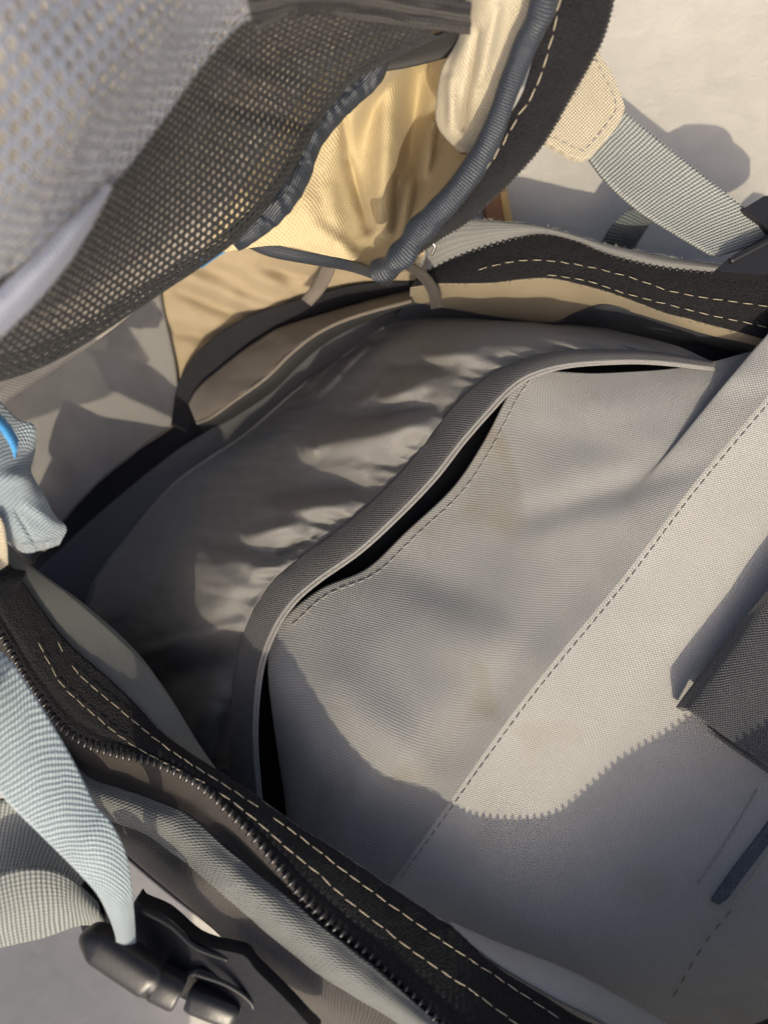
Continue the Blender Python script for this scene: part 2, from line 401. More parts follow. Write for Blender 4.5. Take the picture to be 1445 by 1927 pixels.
S1 = [(1560, 500, .258), (1385, 700, .259), (1250, 872, .2615), (1125, 1045, .2625), (968, 1240, .2615), (868, 1372, .2590), (790, 1476, .2565), (690, 1605, .256), (590, 1740, .257), (520, 1860, .259)]
S2 = [(1580, 560, .263), (1445, 690, .2625), (1330, 790, .2625), (1180, 900, .264), (1080, 1000, .2645), (980, 1120, .2635), (880, 1250, .2595), (780, 1370, .2525), (690, 1480, .2522), (600, 1620, .256), (540, 1780, .26)]
S3 = [(1570, 610, .267), (1445, 672, .266), (1320, 725, .266), (1160, 775, .2665), (1060, 850, .2675), (980, 960, .268), (860, 1100, .2665), (740, 1220, .2595), (620, 1340, .2545), (560, 1480, .259), (540, 1640, .264)]
STOP = [(1560, 640, .27), (1445, 655, .269), (1300, 690, .2685), (1130, 703, .2695), (985, 700, .2700), (955, 745, .2710), (905, 840, .2720), (850, 920, .2725), (765, 1000, .2725), (690, 1070, .2715), (600, 1110, .2695), (530, 1170, .267), (505, 1240, .266), (522, 1400, .268), (548, 1560, .27)]
A = loft([SEAM, S1, S2, S3, STOP], 150, 240)
fold(A, [(1300, 880, 1010, 965, 30, -.0016), (1250, 835, 1000, 915, 40, .0010), (1270, 930, 1000, 1010, 46, .0010), (1010, 700, 1120, 1000, 60, .0012),
         (640, 1290, 830, 1480, 45, .0018), (560, 1200, 640, 1420, 40, -.0020), (740, 1060, 900, 1140, 40, -.0007), (1000, 1240, 800, 1180, 60, .0014), (700, 1100, 980, 1230, 60, .0012),
         (960, 800, 1230, 860, 30, -.0006), (740, 1480, 640, 1650, 40, -.0015), (1120, 760, 1440, 700, 34, .0012), (1150, 740, 1440, 740, 26, -.0006)])
WS = crumple(to_world(A), .0006, 38, 8.4)
sleeve = sheet('sleeve_panel', WS, M_SLEEVE, bag, .0008)
along('stitch', [(x + 8, y + 6, d - .0004) for x, y, d in SEAM[1:8]], .0036, (.0028, .00034, .0003), M_THREADD, back, lift=.0002, jitter=.0002, surf=WB)
along('stitch', [(x + 16, y + 10, d) for x, y, d in STOP[4:12]], .0036, (.0030, .00045, .0004), M_THREADG, sleeve, lift=.0004, jitter=.0003, surf=WS)

# inside of the sleeve, coloured black for the deep shade in the slit
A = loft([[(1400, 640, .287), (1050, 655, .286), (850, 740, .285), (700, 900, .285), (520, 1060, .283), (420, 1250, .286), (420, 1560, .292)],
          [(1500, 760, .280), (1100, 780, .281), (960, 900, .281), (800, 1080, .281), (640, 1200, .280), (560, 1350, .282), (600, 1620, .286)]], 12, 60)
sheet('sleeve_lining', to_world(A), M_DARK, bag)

# elastic band along the mouth of the gathered pocket
K0 = [(1340, 682, .2675), (1230, 664, .267), (1150, 660, .266), (1050, 663, .263), (980, 680, .261), (930, 702, .2605), (880, 738, .260), (830, 792, .260), (780, 860, .260), (720, 925, .2605), (640, 995, .261), (560, 1052, .2615), (510, 1097, .2622), (470, 1162, .263), (445, 1250, .265), (433, 1380, .2665), (436, 1520, .268)]
E1 = [(1340, 690, .266), (1230, 678, .264), (1150, 677, .2625), (1060, 684, .259), (995, 702, .256), (955, 728, .2545), (915, 770, .2535), (866, 826, .253), (812, 895, .2528), (748, 962, .253), (672, 1032, .2535), (596, 1086, .2545), (548, 1128, .256), (512, 1182, .258), (486, 1258, .260), (476, 1380, .262), (486, 1520, .264)]
band = ribbon('elastic_band', [(x, y, d - .0006) for x, y, d in K0], E1, M_ELAS, bag, 300, 12, .0010, .0011, .00012, 160)
for off in (4, 11):
    tube('piping', [(x - 1 + off * .75, y + off * .55, d - .0004 + off * .00008) for x, y, d in E1], .00062, M_PIPE, band, 260, 8)
along('stitch', [(x + 7, y + 6, d - .0012) for x, y, d in K0[3:15]], .0027, (.0018, .0003, .0003), M_THREADD, band, lift=.0004, jitter=.0002)

# gathered pocket: steep, ruched cloth dropping into the bag
K1 = [(1280, 655, .276), (1100, 638, .273), (980, 638, .270), (880, 660, .269), (815, 705, .269), (762, 765, .269), (710, 832, .269), (650, 882, .270), (580, 935, .271), (510, 992, .272), (450, 1052, .273), (410, 1112, .275), (380, 1192, .278), (365, 1290, .281), (370, 1400, .284), (400, 1530, .287)]
K2 = [(1180, 628, .291), (960, 612, .292), (830, 618, .296), (745, 645, .299), (690, 692, .302), (640, 750, .304), (570, 802, .306), (500, 862, .307), (430, 932, .308), (370, 992, .309), (320, 1062, .310), (290, 1132, .311), (280, 1212, .313), (300, 1300, .315), (340, 1450, .317)]
K3 = [(1100, 612, .306), (850, 600, .312), (725, 615, .322), (650, 668, .331), (555, 737, .337), (465, 815, .340), (395, 862, .342), (325, 915, .343), (250, 1002, .344), (178, 1100, .345), (170, 1180, .345), (220, 1280, .345), (300, 1450, .345)]
K4 = [(1050, 600, .318), (800, 585, .322), (680, 597, .328), (590, 650, .336), (480, 745, .341), (400, 805, .344), (330, 850, .346), (230, 930, .347), (130, 1020, .348), (60, 1100, .349), (80, 1220, .349), (180, 1340, .349), (280, 1500, .349)]
A = loft([K0, K1, K2, K3], 150, 420)
nu, nv = A.shape[:2]
tu = np.linspace(0, 1, nu)[:, None]; tv = np.linspace(0, 1, nv)[None, :]
rng = np.random.RandomState(5)
ph = np.interp(np.linspace(0, 1, nv), np.linspace(0, 1, 40), np.cumsum(rng.uniform(.55, 1.45, 40)) * 2 * math.pi * .52)[None, :]
am = np.interp(np.linspace(0, 1, nv), np.linspace(0, 1, 40), rng.uniform(.3, 1.25, 40))[None, :]
A[..., 2] -= .0012 * am * np.sin(ph + 1.5 * tu) * np.exp(-((tu - .14) / .20) ** 2) * np.minimum(1, tu / .05)
A[..., 2] -= .0012 * np.sin(ph * .5 + 4 * tu) * np.exp(-((tu - .35) / .22) ** 2)
fold(A, [(800, 802, 585, 838, 30, .0120), (800, 770, 640, 785, 14, -.0050), (600, 842, 575, 850, 18, .006), (790, 722, 690, 764, 20, .0090), (740, 700, 650, 790, 10, .0035), (690, 650, 600, 742, 8, .0045),
         (668, 640, 585, 720, 8, .0040), (720, 640, 650, 700, 9, -.0035), (900, 655, 800, 672, 16, .0045), (850, 690, 740, 690, 12, -.0035), (690, 905, 540, 935, 26, -.0075),
         (640, 950, 500, 958, 20, .0060), (470, 1010, 300, 1130, 75, .0110), (520, 1040, 400, 1020, 18, -.0040), (450, 1130, 270, 1205, 36, .0060), (452, 1172, 250, 1236, 13, .0040),
         (430, 1225, 300, 1290, 28, -.0120), (410, 1300, 350, 1400, 24, .0060), (430, 1330, 400, 1450, 14, -.004), (560, 985, 470, 1010, 14, .0045), (545, 1060, 480, 1075, 11, .0040), (590, 1010, 530, 1040, 9, -.0035)])
W = crumple(to_world(A), .0007, 55, 2.2)
tt = np.linspace(0, 1, W.shape[0])[:, None]
pl = np.interp(np.linspace(0, 1, W.shape[1]), np.linspace(0, 1, 64), np.cumsum(rng.uniform(.4, 1.6, 64)))[None, :]
W[..., 2] += .0006 * (1 - 2 * np.abs(np.sin(pl * 1.9 + .8 * np.sin(tt * 5)))) * np.exp(-((tt - .07) / .10) ** 2)      # tight puckers at the elastic
W = crumple(W, .00055, 150, 5.2, (.55, 1.3))
pocket = sheet('gathered_pocket', W, M_POCKET, bag, .0005)
A = loft([K3, [((a[0] + b[0]) / 2, (a[1] + b[1]) / 2, (a[2] + b[2]) / 2 + .001) for a, b in zip(K3, K4)], K4], 24, 160)
sheet('bottom_gusset', crumple(to_world(A), .0006, 50, 4.0), M_GUSS, bag, .0006)
tube('seam_piping', [(x, y, d - .001) for x, y, d in K3[2:12]], .0009, M_POCKET, pocket, 160, 8)

# --- floor of the bag and its outer shell (keeps daylight out)
A = loft([[(-500, 900, .4), (400, 420, .4), (820, 440, .4), (1160, 560, .4)], [(-300, 1300, .4), (300, 1300, .4), (900, 1200, .4), (1300, 900, .4)],
          [(100, 1500, .4), (500, 1800, .4), (1000, 1900, .4), (1500, 1500, .4)]], 30, 40)
sheet('base_panel', to_world(A, .002), M_DARK, bag, .001)

# --- front wall of the bag (cream lining), divider and its binding
A = loft([[(40, 1090, .346), (180, 910, .346), (330, 800, .346), (430, 720, .344), (560, 635, .342), (700, 590, .338), (800, 570, .335)],
          [(-70, 960, .326), (100, 760, .327), (300, 640, .325), (430, 565, .322), (560, 535, .319), (690, 530, .314), (800, 530, .31)],
          [(-150, 800, .302), (50, 610, .303), (250, 500, .302), (400, 462, .300), (560, 465, .297), (700, 485, .292), (800, 500, .288)],
          [(-200, 650, .275), (0, 480, .275), (250, 400, .275), (450, 400, .275), (600, 410, .275), (720, 440, .272), (800, 470, .272)]], 110, 160)
fold(A, [(310, 500, 440, 560, 20, .0055), (340, 545, 470, 600, 16, -.0050), (420, 490, 540, 545, 18, .0055), (320, 620, 420, 640, 14, -.0040), (440, 560, 560, 600, 14, .004), (500, 500, 600, 520, 12, -.003),
         (330, 500, 560, 520, 14, -.0018), (60, 700, 260, 760, 30, .0015), (520, 480, 560, 560, 18, -.0025)])
W = crumple(crumple(to_world(A), .0014, 40, 6.6), .0007, 110, 1.6)
front = sheet('front_wall', W, M_WALL, bag, .0006)
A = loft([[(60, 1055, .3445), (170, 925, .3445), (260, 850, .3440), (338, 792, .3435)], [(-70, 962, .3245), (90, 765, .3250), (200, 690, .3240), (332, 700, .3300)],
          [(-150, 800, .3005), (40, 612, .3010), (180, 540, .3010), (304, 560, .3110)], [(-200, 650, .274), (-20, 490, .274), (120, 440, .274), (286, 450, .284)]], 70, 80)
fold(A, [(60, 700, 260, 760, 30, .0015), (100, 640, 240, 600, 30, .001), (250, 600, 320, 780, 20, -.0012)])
sheet('shaded_wall_sheet', crumple(crumple(to_world(A), .0012, 45, 2.9), .0005, 110, 4.6), M_POCKET, front, .0006)  # darker sheet painting the cast shade on the left of the wall
ribbon('seam_binding', [(612, 470, .289), (606, 500, .296), (590, 535, .305), (568, 562, .311)], [(634, 478, .289), (628, 515, .296), (610, 548, .305), (586, 575, .311)], M_DIV, front, 40, 8, .001, .0008, .0004, 140)
D0 = [(775, 546, .314), (700, 566, .317), (649, 580, .319), (585, 600, .321), (519, 622, .323), (460, 660, .325), (414, 695, .327), (375, 730, .329), (357, 760, .331)]
D1 = [(775, 566, .302), (700, 586, .302), (640, 606, .302), (590, 632, .303), (545, 668, .304), (500, 712, .306), (440, 755, .311), (400, 784, .318), (372, 796, .328)]
sheet('wall_shade', to_world(loft([[(790, 528, .3085), (680, 535, .3115), (571, 562, .3200), (466, 596, .3220), (388, 648, .3225), (338, 716, .3270), (322, 800, .3400)],
                                    [(790, 550, .316), (690, 572, .322), (600, 604, .328), (520, 640, .330), (440, 700, .332), (385, 750, .335), (352, 812, .3425)]], 12, 90)), M_DARK, front)  # black strip painting the divider's shadow on the wall
dv_ = ribbon('divider', D0, D1, M_DIV, bag, 120, 16, .0012, .0012, .0012, 70)
tube('divider_binding', [(x, y, d - .0005) for x, y, d in D1], .0008, M_DIV, dv_, 90, 10)
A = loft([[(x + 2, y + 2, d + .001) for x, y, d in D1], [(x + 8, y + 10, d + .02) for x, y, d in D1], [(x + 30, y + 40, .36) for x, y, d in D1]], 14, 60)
sheet('divider_gap_shade', to_world(A), M_DARK, bag)  # black sheet standing in for the shade in the deep gap

# --- upper side wall with its zipper (top right)
T0 = [(772, 541, .292), (826, 534, .287), (918, 533, .285), (1024, 523, .283), (1102, 538, .28), (1171, 559, .277), (1263, 593, .273), (1355, 616, .27), (1445, 640, .268), (1620, 690, .264)]
T1 = [(770, 566, .310), (830, 577, .307), (950, 598, .306), (1040, 606, .303), (1090, 590, .298), (1140, 576, .288), (1200, 590, .284), (1320, 626, .276), (1445, 655, .271), (1620, 710, .268)]
T2 = [(735, 605, .325), (900, 628, .323), (1050, 645, .320), (1200, 660, .314), (1320, 678, .306), (1445, 700, .298), (1620, 760, .288)]
A = loft([T0, [((a[0] * .6 + b[0] * .4), (a[1] * .6 + b[1] * .4), (a[2] * .6 + b[2] * .4)) for a, b in zip(crm(T0, 20).tolist(), crm(T1, 20).tolist())], T1], 30, 160)
fold(A, [(900, 570, 1050, 575, 15, -.001)])
wall_ = sheet('side_wall', crumple(to_world(A), .0008, 45, 1.4), M_OLIVE, bag)
A = loft([[(x, y - 3, d - .0006) for x, y, d in T1], T2, [(x, y + 14, d + .02) for x, y, d in T2]], 30, 160)
fold(A, [(1090, 590, 1160, 600, 26, .004)])
sheet('wall_shade', crumple(to_world(A), .0008, 45, 2.4), M_NAVY, wall_)  # dark sheet painted as the wall's shaded part, edged where the light stops
Z0 = [(790, 520, .293), (853, 487, .2915), (918, 462, .289), (1010, 439, .286), (1079, 450, .283), (1148, 478, .279), (1240, 501, .274), (1340, 511, .270), (1445, 519, .2665), (1620, 550, .262)]
A = loft([Z0, T0], 22, 260)
A[..., 2] -= .0012 * np.sin(np.pi * np.linspace(0, 1, 22)[:, None])
WZ = crumple(to_world(A), .0003, 240, 1.2)
ztape = sheet('zipper_tape', WZ, M_TAPE, bag, .001)
along('zipper_tooth', Z0, .0024, (.0030, .0012, .0014), M_TOOTH, ztape, across=True, lift=.0006)
R1 = [(895, 510, .2865), (964, 494, .2845), (1024, 492, .2825), (1102, 503, .2795), (1185, 524, .2755), (1258, 549, .272), (1332, 563, .2692), (1443, 579, .2655), (1600, 610, .261)]
R2 = [(1024, 518, .2825), (1102, 530, .2795), (1166, 551, .2765), (1240, 571, .273), (1332, 594, .2695), (1442, 618, .2662), (1600, 660, .262)]
for R_ in (R1, R2):
    along('stitch', R_, .0052, (.0038, .00025, .0003), M_THREAD, ztape, lift=.0010, jitter=.0003, surf=WZ)
O0 = [(780, 420, .287), (872, 414, .286), (987, 423, .284), (1056, 437, .282), (1120, 456, .279), (1240, 483, .274), (1346, 499, .270), (1445, 510, .2665), (1620, 540, .262)]
ribbon('rim_edge', O0, Z0, M_GREY, bag, 160, 12, .0015, .0010, .0003, 120)
A = loft([O0, [(x, y + 6, d + .02) for x, y, d in O0], [(x + (722 - x) * .02, y + 30, .358) for x, y, d in O0]], 14, 60)
sheet('side_shell', to_world(A), M_GREY, bag, .001)
# slider and the loose tape end at the corner
sl = slab('zipper_slider', [(776, 500), (783, 474), (795, 466), (806, 470), (800, 488), (792, 508), (782, 512)], .276, .002, M_METAL, bag, .0006)
tube('pull_loop', [(790, 470, .272), (803, 458, .268), (818, 462, .268), (812, 480, .271)], .0006, M_METAL, sl, 30, 8)
ribbon('zipper_end_tape', [(752, 500, .276), (785, 520, .279), (805, 548, .284), (812, 580, .292)], [(768, 492, .274), (802, 512, .277), (824, 542, .282), (834, 576, .29)], M_GUARD, bag, 60, 8, .001, .001)

# --- lower rim with its zipper (bottom left); it runs on out of the picture round the mouth of the bag
ZT = [(-60, 1090, 0.258), (15, 1215, 0.253), (50, 1275, 0.25), (85, 1325, 0.247), (115, 1365, 0.2445), (160, 1397, 0.241), (220, 1417, 0.2365), (280, 1430, 0.2305), (340, 1455, 0.2255), (390, 1487, 0.220), (435, 1530, 0.2165), (475, 1570, 0.2142), (525, 1630, 0.2122), (565, 1680, 0.2111), (625, 1740, 0.2118), (685, 1790, 0.2118), (732, 1835, 0.2108), (787, 1885, 0.2089), (880, 1975, 0.2056), (985, 2040, 0.202), (1147, 2055, 0.199), (1310, 1992, 0.194), (1455, 1960, 0.190), (1650, 1900, 0.184), (2000, 1800, 0.176), (2400, 1750, 0.17)]
IE = [(-20, 1010, 0.262), (40, 1090, 0.259), (120, 1200, 0.253), (200, 1272, 0.247), (260, 1330, 0.2415), (305, 1380, 0.2365), (365, 1424, 0.230), (425, 1462, 0.2255), (500, 1512, 0.2225), (565, 1560, 0.2232), (635, 1602, 0.2252), (722, 1662, 0.2264), (787, 1705, 0.2265), (847, 1742, 0.2264), (887, 1780, 0.2262), (947, 1830, 0.226), (1022, 1876, 0.2258), (1122, 1933, 0.222), (1250, 1952, 0.213), (1400, 1936, 0.205), (1520, 1890, 0.2), (1700, 1830, .194), (2050, 1740, .186), (2400, 1690, .18)]
A = loft([ZT, IE], 26, 420)
t = np.linspace(0, 1, 26)[:, None]
A[..., 2] -= .0010 * np.sin(np.pi * t) - .0008 * np.exp(-((t - .22) / .06) ** 2)
WL = crumple(to_world(A), .0003, 240, 2.7)
ltape = sheet('zipper_tape', WL, M_TAPE, bag, .0011)
along('zipper_tooth', ZT, .0026, (.0032, .0013, .0016), M_TOOTH, ltape, across=True, lift=.0007)
A_ = [(110, 1205, .2285), (150, 1265, .2225), (215, 1322, .218), (260, 1360, .2145), (297, 1390, .21), (340, 1421, .210), (425, 1475, .207), (480, 1511, .205), (530, 1546, .2035), (585, 1586, .202), (650, 1637, .200), (722, 1690, .1985), (772, 1725, .1978), (847, 1777, .197), (907, 1817, .1965), (972, 1860, .196), (1060, 1918, .195)]
B_ = [(75, 1205, .2235), (95, 1245, .2205), (125, 1293, .2185), (185, 1347, .214), (245, 1395, .2105), (310, 1432, .207), (380, 1467, .204), (450, 1514, .2015), (500, 1556, .1995), (545, 1596, .198), (600, 1641, .1965), (660, 1695, .195), (722, 1743, .194), (752, 1767, .1936), (812, 1811, .193), (882, 1857, .1925), (937, 1897, .192), (1000, 1945, .191)]
for R_ in (A_, B_):
    along('stitch', R_, .0050, (.0043, .00035, .0004), M_THREAD, ltape, lift=.0011, jitter=.0003, surf=WL)
FE = [(10, 1020, 0.266), (58, 1066, 0.264), (150, 1132, 0.260), (250, 1222, 0.254), (312, 1302, 0.248), (372, 1400, 0.242), (432, 1482, 0.235), (500, 1540, 0.2388), (580, 1610, 0.2385), (680, 1680, 0.2403), (800, 1770, 0.2405), (930, 1850, 0.2401), (1100, 1948, 0.236), (1250, 1985, 0.226), (1400, 1965, 0.22), (1560, 1915, .214), (1750, 1850, .208), (2080, 1760, .2), (2400, 1700, .195)]
FT = [(-20, 1120, .346), (60, 1200, .346), (150, 1290, .346), (230, 1380, .346), (330, 1480, .33), (430, 1560, .30), (520, 1640, .282), (620, 1720, .278), (740, 1800, .274), (900, 1900, .27), (1100, 2000, .268), (1300, 2012, .267), (1480, 1990, .265), (1700, 1920, .263), (2050, 1820, .26), (2400, 1750, .258)]
A = loft([[(x - 14, y + 16, d + .0019) if x > 480 else (x - 3, y + 3, d + .004) for x, y, d in IE], [(x, y, d + (.0004 if x > 480 else .0012)) for x, y, d in IE], FE], 20, 420)
sheet('rim_facing', crumple(to_world(A), .0003, 60, 5.1), M_GREYT, bag, .0008)
fe, ie, ft = (crm(q, 120).tolist() for q in (FE, IE, FT))
cut = next(k for k, q in enumerate(fe) if q[0] > 500)
A = loft([fe[:cut + 3], ft[:cut + 3]], 40, 160)
sheet('side_wall', crumple(to_world(A), .0004, 45, 7.7), M_POCKET, bag, .0008)
A = loft([[((i[0] * .25 + f[0] * .75), (i[1] * .25 + f[1] * .75), i[2] * .25 + f[2] * .75 + .0018) for i, f in zip(ie[cut:], fe[cut:])], [(x, y, d + .0010) for x, y, d in fe[cut:]], ft[cut:]], 60, 300)
sheet('side_wall', crumple(to_world(A), .0004, 45, 7.7), M_THIN, bag, .0008)
# pale fold of the lining beside the tape
ribbon('lining_fold', [(835, 1742, .2285), (930, 1812, .2285), (1010, 1862, .2282), (1130, 1925, .227), (1240, 1985, .222)], [(850, 1738, .238), (960, 1785, .239), (1060, 1822, .239), (1150, 1868, .238), (1260, 1930, .234)], M_PANEL, bag, 80, 12, .0016, .0008, .0006, 80)
G1 = [(-80, 1190, 0.258), (30, 1300, 0.2542), (100, 1392, 0.247), (165, 1462, 0.2409), (250, 1492, 0.2343), (350, 1532, 0.2266), (425, 1595, 0.2166), (490, 1650, 0.2147), (550, 1697, 0.2126), (625, 1760, 0.2103), (722, 1838, 0.2083), (800, 1905, 0.2074), (930, 2010, 0.2077)]
G2 = [(-100, 1300, 0.254), (60, 1400, 0.2505), (130, 1480, 0.2433), (190, 1532, 0.2377), (280, 1572, 0.2315), (340, 1615, 0.228), (400, 1662, 0.2164), (475, 1730, 0.2147), (550, 1792, 0.2131), (625, 1848, 0.2113), (722, 1905, 0.2103), (830, 1980, 0.2105)]
G3 = [(-120, 1400, 0.262), (100, 1500, 0.2565), (180, 1570, 0.2475), (235, 1602, 0.2421), (280, 1640, 0.239), (360, 1707, 0.2312), (420, 1762, 0.2235), (450, 1797, 0.2226), (525, 1852, 0.2207), (600, 1930, 0.2191), (700, 2020, 0.2183)]
A = loft([ZT[:20], [((a[0] + b[0]) / 2, (a[1] + b[1]) / 2, (a[2] + b[2]) / 2 + .004) for a, b in zip(crm(ZT[:19], 30).tolist(), crm(G1, 30).tolist())], G1], 24, 260)
A[..., 2] += .0004
guard = sheet('zipper_guard', crumple(to_world(A), .0004, 90, 3.3), M_GUARD, bag, .0008)
A = loft([G1, [((a[0] + b[0]) / 2, (a[1] + b[1]) / 2, (a[2] + b[2]) / 2 - .0035) for a, b in zip(crm(G1, 30).tolist(), crm(G2, 30).tolist())], G2], 26, 260)
sheet('rim_piping', crumple(to_world(A), .0005, 110, 9.3), M_RIB, bag, .0008)
A = loft([[(x, y, d + .001) for x, y, d in G2], [((a[0] + b[0]) / 2, (a[1] + b[1]) / 2, (a[2] + b[2]) / 2 - .0025) for a, b in zip(crm(G2, 30).tolist(), crm(G3, 30).tolist())], G3], 26, 260)
sheet('outer_cloth', crumple(to_world(A), .0004, 70, 4.4), M_OUT, bag, .0008)
A = loft([G3, [(x + 12, y - 14, .26) for x, y, d in G3], [(x + 30, y - 60, .358) for x, y, d in G3]], 20, 80)
sheet('side_shell', to_world(A), M_OUT, bag, .001)

# --- flap, folded back towards the lens
C0 = [(380, 480, .268), (420, 410, .262), (490, 300, .257), (600, 150, .25), (740, 30, .235), (800, -60, .22)]
C1 = [(520, 462, .266), (560, 405, .260), (600, 320, .256), (645, 230, .252), (710, 140, .245), (820, 30, .228), (860, -60, .215)]
C2 = [(612, 480, .264), (640, 425, .265), (662, 340, .268), (695, 240, .268), (745, 150, .264), (840, 60, .250), (890, -60, .21)]
C3 = [(676, 494, .262), (692, 440, .268), (725, 350, .272), (765, 260, .272), (800, 180, .268), (865, 90, .252), (930, -60, .2)]
C4 = [(700, 506, .255), (742, 442, .260), (792, 352, .264), (830, 275, .264), (868, 200, .256), (910, 90, .236), (960, -60, .195)]
C5 = [(706, 512, .242), (764, 452, .236), (836, 364, .230), (893, 288, .226), (935, 190, .219), (980, 60, .207), (1012, -60, .195)]
A = loft([C0, C1, C2, C3, C4, C5], 120, 150)
fold(A, [(645, 210, 655, 300, 10, -.0050), (655, 300, 694, 430, 11, -.0070), (738, 130, 716, 430, 26, .0130), (790, 140, 768, 320, 22, -.0100), (776, 330, 758, 440, 9, .0085),
         (814, 232, 800, 330, 10, .0090), (748, 330, 742, 430, 8, -.0060), (560, 350, 590, 450, 30, .0030), (600, 430, 670, 486, 14, .0030), (620, 360, 640, 450, 16, .0025)])
W = crumple(crumple(to_world(A), .0008, 60, 3.9), .0003, 220, 7.9)
canvas = sheet('flap_canvas', W, M_CREAM, bag, .0008)
# the part of the flap behind the mesh
A = loft([[(-260, 900, .245), (-60, 800, .25), (180, 640, .258), (380, 480, .268)], [(-300, 700, .20), (-60, 600, .21), (200, 470, .235), (430, 390, .262)], [(-350, 400, .16), (-60, 330, .17), (200, 230, .205), (500, 280, .257)],
          [(-350, 100, .14), (0, 50, .15), (300, 20, .19), (620, 120, .249)], [(-350, -250, .13), (50, -200, .145), (400, -120, .19), (760, 10, .232)]], 60, 60)
sheet('flap_backing', crumple(to_world(A), .001, 40, 1.9), M_TAN, bag, .0008)
# rolled fold of canvas next to the binding
A = loft([[(905, -60, .222), (888, 60, .230), (862, 120, .234), (846, 190, .236), (850, 235, .238), (880, 290, .236)],
          [(885, -60, .20), (867, 65, .212), (834, 128, .219), (822, 200, .225), (828, 240, .227), (866, 286, .226)],
          [(925, -60, .192), (908, 60, .203), (878, 130, .212), (858, 200, .219), (860, 250, .223), (884, 290, .223)],
          [(960, -60, .192), (942, 60, .205), (906, 135, .212), (886, 207, .220), (878, 260, .222), (890, 297, .222)],
          [(1030, -60, .196), (1003, 60, .206), (962, 140, .214), (937, 215, .218), (912, 278, .222), (900, 310, .223)]], 60, 90)
fold(A, [(850, 150, 850, 240, 9, .003), (900, 60, 872, 240, 8, -.0035), (935, 20, 905, 150, 9, .0025), (870, 60, 840, 140, 8, -.002)])
sheet('canvas_roll', crumple(to_world(A), .0009, 90, 2.5), M_TAB, bag, .0008)
BP = [(706, 512, .226), (728, 503, .223), (755, 480, .220), (795, 428, .217), (848, 372, .214), (893, 312, .211), (930, 240, .208), (957, 165, .204), (988, 85, .198), (1018, 20, .192), (1040, -60, .186)]
def wrk(s, th): return .14 * math.sin(s * 700 + 2 * math.sin(th)) * max(0, math.sin(s * 70 + 1)) + .10 * noise.noise(Vector((s * 120, math.cos(th) * 1.5, math.sin(th) * 1.5)))
tube('edge_binding', BP, [.0032, .0038, .0040, .0036, .0036, .0034, .0031, .0031, .0033, .0036, .0036], M_BIND, bag, 260, 24, .8, wrk)
TL = [(712, 535, .236), (748, 498, .229), (800, 440, .220), (867, 372, .215), (902, 330, .212), (930, 282, .211), (958, 220, .210), (988, 160, .208), (1012, 60, .204), (1036, -60, .199)]
STL = [(748, 498, .22), (807, 440, .219), (867, 372, .215), (902, 330, .212), (937, 280, .210), (972, 220, .208), (1007, 160, .205), (1037, 60, .200), (1060, -60, .194)]
TR = [(728, 535, .240), (774, 486, .231), (828, 446, .225), (872, 419, .222), (922, 375, .219), (972, 325, .217), (1022, 265, .214), (1072, 180, .212), (1112, 110, .209), (1137, 55, .206), (1165, -60, .2)]
A = loft([TL, TR], 18, 240)
A[..., 2] -= .0012 * np.sin(np.pi * np.linspace(0, 1, 18)[:, None])
WF = crumple(to_world(A), .0004, 200, 6.1)
ftape = sheet('zipper_tape', WF, M_TAPE, bag, .0011)
along('stitch', [(x + 3, y + 1, d) for x, y, d in STL], .0046, (.0040, .00036, .0004), M_THREAD, ftape, lift=.0009, jitter=.0006, surf=WF)
tube('tape_edge', TR, .0007, M_ZIPT, ftape, 300, 8, 1, lambda s, th: .35 * math.sin(s * 5200))

# mesh pocket of the flap: every opening of the net is a real hole
MR = [[(-120, 700, .205), (90, 640, .215), (300, 515, .225), (440, 425, .228), (545, 300, .23), (680, 120, .226), (860, 50, .215)],
      [(-120, 748, .188), (90, 684, .197), (300, 550, .206), (450, 440, .211), (535, 330, .213), (640, 170, .212), (830, 60, .2)],
      [(-120, 670, .166), (60, 605, .172), (240, 475, .183), (380, 345, .192), (470, 225, .196), (580, 100, .196), (800, 20, .188)],
      [(-120, 590, .148), (60, 490, .15), (190, 375, .16), (300, 235, .168), (400, 100, .17), (500, 20, .17), (760, -60, .165)],
      [(-120, 470, .128), (60, 320, .128), (170, 195, .13), (270, 75, .135), (350, -20, .14), (450, -100, .14), (700, -180, .14)],
      [(-160, 250, .120), (30, 60, .120), (140, -60, .122), (240, -150, .125), (330, -220, .13), (430, -300, .13), (600, -380, .13)],
      [(-260, 0, .112), (-60, -180, .112), (60, -280, .114), (160, -360, .118), (260, -420, .12), (360, -500, .12), (500, -600, .12)]]
A = loft(MR, 240, 240)
fold(A, [(0, 560, 200, 355, 24, .004), (0, 520, 170, 340, 30, -.003), (330, 260, 450, 60, 30, -.003), (420, 130, 560, 170, 20, .003), (400, 190, 600, 240, 16, -.003)])
MW = to_world(A)
du = np.concatenate([[0], np.cumsum(np.linalg.norm(np.diff(MW, axis=0), axis=-1).mean(1))])
dv = np.concatenate([[0], np.cumsum(np.linalg.norm(np.diff(MW, axis=1), axis=-1).mean(0))])
